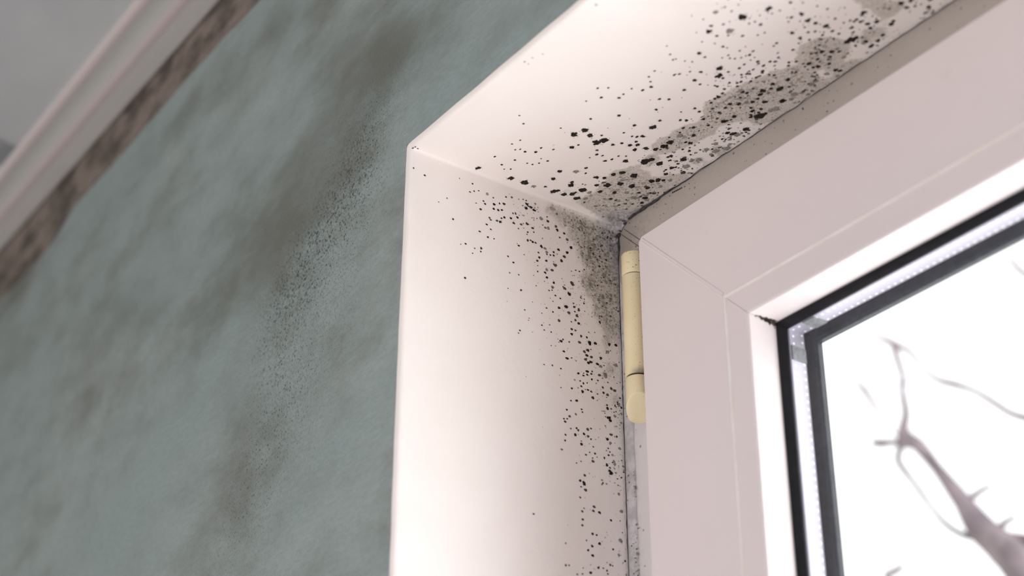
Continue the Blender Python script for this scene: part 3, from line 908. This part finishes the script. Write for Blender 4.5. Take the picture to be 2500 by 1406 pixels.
R1 = """1010,410,3 1037,428,3.5 1106,535,3.5 1091,484,2.5 1071,493,2 1153,449,3 1147,469,3 1157,467,3 1168,466,2.5 1121,436,2 1162,496,2.5 1180,491,3 1184,498,3.5 1206,499,4.5 1219,497,3 1230,498,4.5 1235,481,3 1249,482,3.5 1205,510,4 1204,483,2.5 1189,474,5g 1216,513,4 1225,513,3.5
1173,511,4 1195,532,3.5 1198,537,3 1221,542,5.5 1213,539,4 1231,531,4 1224,533,3 1247,533,4 1252,521,3 1263,531,4 1254,545,4 1272,548,4 1287,547,4.5 1300,557,4 1303,567,2.5 1288,567,3 1188,548,3.5 1171,565,3.5 1198,560,3 1191,579,3.5 1206,583,2.5 1137,595,3.5 1125,596,2 1175,606,4 1159,606,2.5
1174,614,3 1154,618,2.5 1288,587,4 1295,587,3 1300,591,4 1307,593,3.5 1266,600,3.5 1321,602,5.5 1330,607,5g 1334,616,6g 1351,616,3.5 1343,623,3 1351,624,3.5 1363,610,4.5 1316,629,4 1314,617,3 1311,637,4 1333,637,4 1253,641,3.5 1240,626,3 1279,622,2 1331,556,3.5 1338,558,6g 1357,553,5 1360,562,5
1321,533,8g 1337,540,5 1377,570,4 1366,580,3 1384,585,5 1354,647,8 1370,637,6 1377,627,5 1384,617,6 1394,605,7 1136,678,4 1244,666,2.5 1266,671,2.5 1240,704,2 1272,708,3 1312,664,2 1330,666,4 1334,659,5g 1347,660,6 1334,678,4 1351,691,4 1348,701,5g 1308,698,2 1286,498,6 1284,508,5.5 1296,506,5 1304,513,6
1312,663,2.5 1335,678,3.5 1271,709,3 1348,702,4.5 1355,722,3 1367,729,3 1349,736,2 1364,752,4.5 1349,762,3 1322,765,2 1364,783,6 1394,786,2.5 1412,790,4.5 1404,782,4 1328,806,2.5 1345,811,2.5 1266,813,2.5 1395,804,4 1404,807,3.5 1395,816,4.5 1418,821,4 1432,824,3.5 1374,829,3 1369,833,5 1389,835,3 1414,836,5
1345,844,2 1376,858,4 1384,875,5 1395,874,2.5 1406,881,2 1328,890,2.5 1369,900,3 1411,912,3.5 1433,907,5 1433,915,3.5 1445,907,3 1443,913,3.5 1424,917,3.5 1463,916,5 1459,929,3 1416,930,3 1424,936,3.5 1433,935,2.5 1419,943,3.5 1422,956,6 1396,948,3.5 1435,952,3.5 1443,956,3.5 1447,971,6 1473,959,4 1483,964,4.5
1394,978,3 1408,978,4.5 1384,1000,3.5 1420,999,3 1483,997,5 1487,1020,8 1391,1016,4 1377,1022,3 1380,1029,4 1385,1022,2.5 1434,855,7 1426,859,6 1432,868,6 1443,872,5 1429,878,5 1436,886,6 1442,884,6 1466,875,7 1458,889,6 1466,895,7g 1439,838,9 1453,839,7 1487,841,6 1503,843,5 1483,859,8g 1503,892,8g 1477,917,11g 1492,949,6 1500,954,6
1388,764,7 1381,749,8 1401,750,4 1412,757,6 1408,771,7 1389,718,8 1396,693,9 1378,705,6 1391,1016,4 1377,1022,3 1385,1022,3 1380,1029,4 1406,1011,4g 1422,1006,3 1485,1020,6 1490,1027,5 1501,1016,5g 1394,1046,3 1408,1045,3.5 1412,1050,4 1435,1048,6 1443,1046,3 1405,1061,5 1426,1059,4.5 1436,1065,4.5 1381,1061,3.5 1380,1075,3.5
1420,1084,5 1443,1072,3 1483,1072,5 1492,1061,5 1490,1082,6g 1372,1097,3.5 1431,1110,3.5 1440,1104,2.5 1453,1107,3.5 1486,1111,3.5 1448,1126,5 1447,1118,2.5 1419,1126,2.5 1408,1130,2.5 1482,1135,6 1499,1127,7g 1501,1133,7g 1492,1155,9 1489,1150,7 1428,1160,4.5 1417,1173,4.5 1426,1178,5.5 1427,1182,5 1430,1196,5.5 1419,1188,3 1417,1214,3.5
1470,1172,3.5g 1470,1182,3.5g 1481,1181,3g 1451,1237,5 1449,1247,4.5 1464,1251,5 1422,1248,4 1423,1268,4 1422,1282,4 1492,1270,4 1447,1303,4.5 1457,1306,3.5 1432,1319,3 1464,1327,6 1446,1333,4.5 1436,1343,4 1497,1341,3.5 1447,1356,5 1381,1380,4 1389,1380,3 1381,1326,3 1461,1386,4 1442,1398,6 1490,1379,4 1482,1393,3.5 1484,1401,3 1409,1402,3
1513,1095,6g 1511,1206,6g 1517,1248,8g 1515,1320,9g 1511,1355,5g"""
def parse(s):
    out = []
    for w_ in s.split():
        g = w_.endswith('g')
        a = w_.rstrip('g').split(',')
        out.append((float(a[0]), float(a[1]), float(a[2]), g))
    return out

X_, Y_, Z_ = Vector((1, 0, 0)), Vector((0, 1, 0)), Vector((0, 0, 1))
ms = MB()
for i, (u, v, r, g) in enumerate(parse(S1)):
    p = at(u, v, 2, H)
    if p.y > YE - 0.0005: continue
    p.z -= soft(p.x, p.y, p.z) + lump(p.x, p.y, p.z) + 0.00005
    colony(ms, p, r * 0.80 * jac(u, v, 2, H), X_, Y_, -Z_, 2 if g else (0 if r > 3 or random.random() < 0.6 else 1), i)
random.seed(5)
n = 0
while n < 1500:
    x = 0.004 + 0.50 * random.random() if random.random() < 0.82 else 0.5 + 0.65 * random.random()
    e = random.random() * 0.105
    cl = 0.5 + 1.4 * noise.noise(Vector((x * 38, e * 38, 4.4)))
    lim = sstep(0.0, 0.05, x + (0.03 - e) * 0.6) * (1 - sstep(0.06, 0.10, e + 0.02 * noise.noise(Vector((x * 22, 0, 0)))))
    dens = (0.12 + 1.0 * math.exp(-e / 0.028)) * lim * max(0.05, cl)
    if random.random() > dens: continue
    p = Vector((x, YE - 0.0012 - e, H))
    p.z -= soft(p.x, p.y, p.z) + lump(p.x, p.y, p.z) + 0.00005
    r = 0.00026 + 0.0006 * random.random() ** 3 + (0.0005 * random.random() ** 4)
    near = math.exp(-e / 0.012)
    mi = 2 if random.random() < near * 0.75 else (1 if random.random() < 0.35 else 0)
    spot(ms, p, r * (1 + 0.9 * near * random.random()), X_, Y_, -Z_, mi, n)
    n += 1
MM = [M['mould'], M['mould_mid'], M['mould_grey']]
tag(ms.build('black_mould', MM, smooth=True), 'black mould spots spreading over the white soffit above the window', 'mould', 'mould growths in the window recess', 'stuff')

random.seed(8)
mr = MB()
for i, (u, v, r, g) in enumerate(parse(R1)):
    p = at(u, v, 0, 0.0)
    if p.y > YE - 0.0005 or p.y < 0.002: continue
    p.x += soft(p.x, p.y, p.z) * sstep(0, .02, p.y) + lump(p.x, p.y, p.z) + 0.00005 + arris(p.z) * (1 - sstep(0.0, 0.03, p.y))
    colony(mr, p, r * (0.70 if r < 6 else 0.58) * jac(u, v, 0, 0.0), Y_, Z_, X_, 2 if g else (0 if random.random() < 0.7 else 1), i)
n = 0
while n < 1000:
    z = H - 0.006 - 0.33 * random.random() ** 1.6
    e = random.random() * 0.08
    t = H - z
    rng = 0.010 + 0.016 * math.exp(-((t - 0.05) / 0.06) ** 2) + 0.03 * math.exp(-((t - 0.015) / 0.016) ** 2)
    cl = 0.55 + 1.2 * noise.noise(Vector((e * 45, z * 45, 9.4)))
    dens = math.exp(-e / rng) * max(0.05, cl)
    if random.random() > dens: continue
    p = Vector((0, YE - 0.0008 - e, z))
    p.x += soft(p.x, p.y, p.z) + lump(p.x, p.y, p.z) + 0.00005
    r = 0.00018 + 0.00042 * random.random() ** 3
    near = math.exp(-e / 0.02)
    mi = 2 if random.random() < near * 0.6 else (1 if random.random() < 0.5 else 0)
    spot(mr, p, r * (1 + 0.6 * near * random.random()), Y_, Z_, X_, mi, n)
    n += 1
tag(mr.build('black_mould', MM, smooth=True), 'black mould spots down the white side of the recess, left of the hinge', 'mould', 'mould growths in the window recess', 'stuff')

# grime dots along the sealant and on the frame strip
random.seed(3)
mf = MB()
for i in range(620):
    z = 2.075 - 0.33 * random.random()
    col2 = random.random() < 0.7
    x = (0.0088 + random.gauss(0, 0.0006)) if col2 else 0.0015 + 0.008 * random.random()
    if 1.962 < z and col2 and random.random() < 0.5: continue
    if noise.noise(Vector((z * 60, 0.5, 0))) < -0.05: continue
    spot(mf, Vector((x, YF - 0.0014, z)), 0.00016 + 0.0005 * random.random() ** 2.5, X_, Z_, -Y_, 1 if random.random() < .5 else 2, i)
for i in range(90):
    x = 0.01 + 0.22 * random.random() ** 1.6; zz = H - 0.003 - 0.026 * random.random() ** 1.5
    spot(mf, Vector((x, YF - 0.0001, zz)), 0.00018 + 0.0004 * random.random() ** 3, X_, Z_, -Y_, random.choice((0, 1, 1, 2)), i)
for q in range(6):       # a row of short scratches on the frame
    p = at(1643 + q * 4.2, 470 - q * 2.2, 1, YF)
    spot(mf, p - Y_ * 0.0001, 0.0006, X_, Z_, -Y_, 0, q)
tag(mf.build('black_mould', MM, smooth=True), 'fine mould dots on the narrow frame strip and sealant beside the hinge', 'mould', 'mould growths in the window recess', 'stuff')

# mould in the corner of the glazing bead and under the hinge
random.seed(4)
mg = MB()
cx, cz = BX + 0.0162, BZ - 0.0162
for i in range(60):
    t = random.random() ** 0.7
    y = 0.1365 + 0.0145 * t
    r = 0.0004 + 0.0011 * t * random.random()
    o_ = abs(random.gauss(0, 0.0011 * t + 0.0002))
    if i % 2: spot(mg, Vector((cx + o_, y, cz - 0.00004)), r, X_, Y_, -Z_, 0 if random.random() < 0.6 else 1, i)
    else: spot(mg, Vector((cx + 0.00004, y, cz - o_)), r, Z_, Y_, X_, 0 if random.random() < 0.6 else 1, i)
tag(mg.build('black_mould', MM, smooth=True), 'black mould patch in the inner corner of the white glazing bead, against the gasket', 'mould', 'mould growths in the window recess', 'stuff')

# ------------------------------------------------------------------ ceiling, coving and the rest of the room
m_ = MB()
m_.box((-2.0, -2.4, ZC), (2.4, 0.0, ZC + 0.06))
tag(m_.build('ceiling', M['ceiling']), 'pale grey painted ceiling in the upper corner', 'ceiling', kind='structure')
prof = [(-0.0005, ZC - 0.0002), (-0.0005, ZC - 0.0050), (-0.004, ZC - 0.0058), (-0.017, ZC - 0.0040), (-0.0205, ZC - 0.0047), (-0.0235, ZC - 0.0052), (-0.0265, ZC - 0.0047),
        (-0.030, ZC - 0.0036), (-0.041, ZC - 0.0034), (-0.0445, ZC - 0.0044), (-0.0475, ZC - 0.0046), (-0.050, ZC - 0.0040), (-0.0525, ZC - 0.0002)]
m_ = MB()
vs_ = []
NC = 60
for i in range(NC + 1):
    x = -1.99 + (2.39 + 1.99) * i / NC
    for (y, z) in prof: vs_.append((x, y, z))
fs_ = []
for i in range(NC):
    for k in range(len(prof) - 1):
        a = i * len(prof) + k
        fs_.append((a, a + 1, a + len(prof) + 1, a + len(prof)))
m_.add(vs_, fs_)
tag(m_.build('trim_1', M['coving'], smooth=True), 'flat white coving with two pinkish ridges along the ceiling edge', 'coving', kind='structure')

def room_box(name, a, b, mat, label, cat):
    m_ = MB(); m_.box(a, b)
    return tag(m_.build(name, mat), label, cat, kind='structure')
room_box('floor', (-2.0, -2.4, -0.06), (2.4, 0.0, 0.0), M['floor'], 'pale boarded floor of the room', 'floor')
room_box('wall_left', (-2.1, -2.4, 0.0), (-2.0, 0.0, ZC), M['room'], 'pale wall at the far left end of the room', 'wall')
room_box('wall_right', (2.4, -2.4, 0.0), (2.5, 0.0, ZC), M['room'], 'pale wall at the right end of the room', 'wall')
m_ = MB()
for (a, b) in (((-2.0, -2.5, 0), (-0.3, -2.4, ZC)), ((2.1, -2.5, 0), (2.4, -2.4, ZC)), ((-0.3, -2.5, 0.98), (2.1, -2.4, ZC))):  # low gap added so daylight comes in from behind and below
    m_.box(a, b)
tag(m_.build('wall_back', M['room']), 'pale wall behind the camera with a low opening added for light', 'wall', kind='structure')

# ------------------------------------------------------------------ bare tree outside
random.seed(21)
YT = 0.95
def limb(lst, y0, y1, name, parent):
    P, R_ = [], []
    n = len(lst)
    for i, (u, v, r) in enumerate(lst):
        y = y0 + (y1 - y0) * i / max(1, n - 1)
        p = at(u, v, 1, y)
        P.append(p); R_.append(r * (p - CAM).dot(Vector((RX[2], RY[2], RZ[2]))) / FPX)
    # smooth and roughen
    pts, rad = [], []
    for i in range(n - 1):
        p0, p1, p2, p3 = P[max(i-1, 0)], P[i], P[i+1], P[min(i+2, n-1)]
        for k in range(6):
            t = k / 6
            q = 0.5 * ((2*p1) + (p2-p0)*t + (2*p0-5*p1+4*p2-p3)*t*t + (3*p1-p0-3*p2+p3)*t**3)
            pts.append(q); rad.append(max(0.0006, (R_[i]*(1-t) + R_[i+1]*t) * (1 + 0.16 * noise.noise(q * 30))))
    pts.append(P[-1]); rad.append(R_[-1])
    m_ = MB(); m_.tube(pts, rad, 9)
    return m_.build(name, M['bark'], parent, smooth=True), pts

base = at(2560, 1560, 1, YT)
tree = empty('bare_tree', (base.x + 0.25, YT + 0.2, -2.6))
tag(tree, 'bare leafless tree branches blurred against the white sky behind the glass', 'tree')
T = hang
tr_, pts_ = limb([(2640,1800,60),(2560,1560,52),(2500,1400,46),(2445,1335,44),(2395,1290,36),(2350,1225,22),(2320,1185,19),(2285,1140,15),(2240,1085,17),(2212,1072,22),(2206,1045,14),(2212,1010,10),(2205,965,7),(2200,930,5)], YT, YT, 'branch', tree)
m_ = MB()
p0 = at(2640, 1800, 1, YT)
m_.tube([(base.x + 0.25, YT + 0.2, -2.6), (base.x + 0.22, YT + 0.18, -1.0), (base.x + 0.2, YT + 0.1, 0.3), tuple(p0)], [0.085, 0.062, 0.040, 0.031], 14)
m_.build('trunk', M['bark'], tree, smooth=True)
for L in ([(2212,1082,16),(2180,1080,11),(2152,1082,16),(2130,1080,9)],
          [(2200,1090,12),(2192,1120,11),(2205,1145,12),(2232,1180,9),(2275,1240,8),(2310,1280,10),(2350,1305,12),(2385,1310,18)],
          [(2420,1320,22),(2455,1312,18),(2500,1318,18),(2560,1312,14)],
          [(2350,1225,14),(2375,1212,12),(2400,1195,8),(2420,1185,6)],
          [(2430,1325,12),(2440,1290,13),(2462,1270,8),(2480,1262,6)],
          [(2480,1390,22),(2450,1370,16),(2430,1350,12)],
          [(2090,930,7),(2110,952,13),(2128,980,10),(2148,1012,7),(2170,1045,4),(2206,1070,4)],
          [(2110,810,5),(2150,825,9),(2180,838,14),(2205,850,10),(2225,862,9),(2255,900,8),(2290,927,10),(2330,938,12),(2380,955,9),(2430,985,9),(2470,1010,10),(2530,1030,12),(2640,1090,16),(2726,1180,22)],
          [(2180,838,12),(2192,880,11),(2200,905,11),(2210,940,7)],
          [(2460,620,5),(2480,650,7),(2510,675,8),(2560,700,9),(2640,740,11),(2716,800,14)],
          [(2205,1380,8),(2185,1395,15),(2165,1410,12),(2210,1470,14),(2400,1530,20),(2560,1575,26)],
          [(2690,600,9),(2712,760,14),(2722,1000,20),(2728,1180,26),(2715,1450,34),(2640,1800,50)]):
    limb([(a, b, c * (0.66 if a < 2395 else 0.8)) for (a, b, c) in L], YT, YT + 0.03 * random.random(), 'branch', tree)
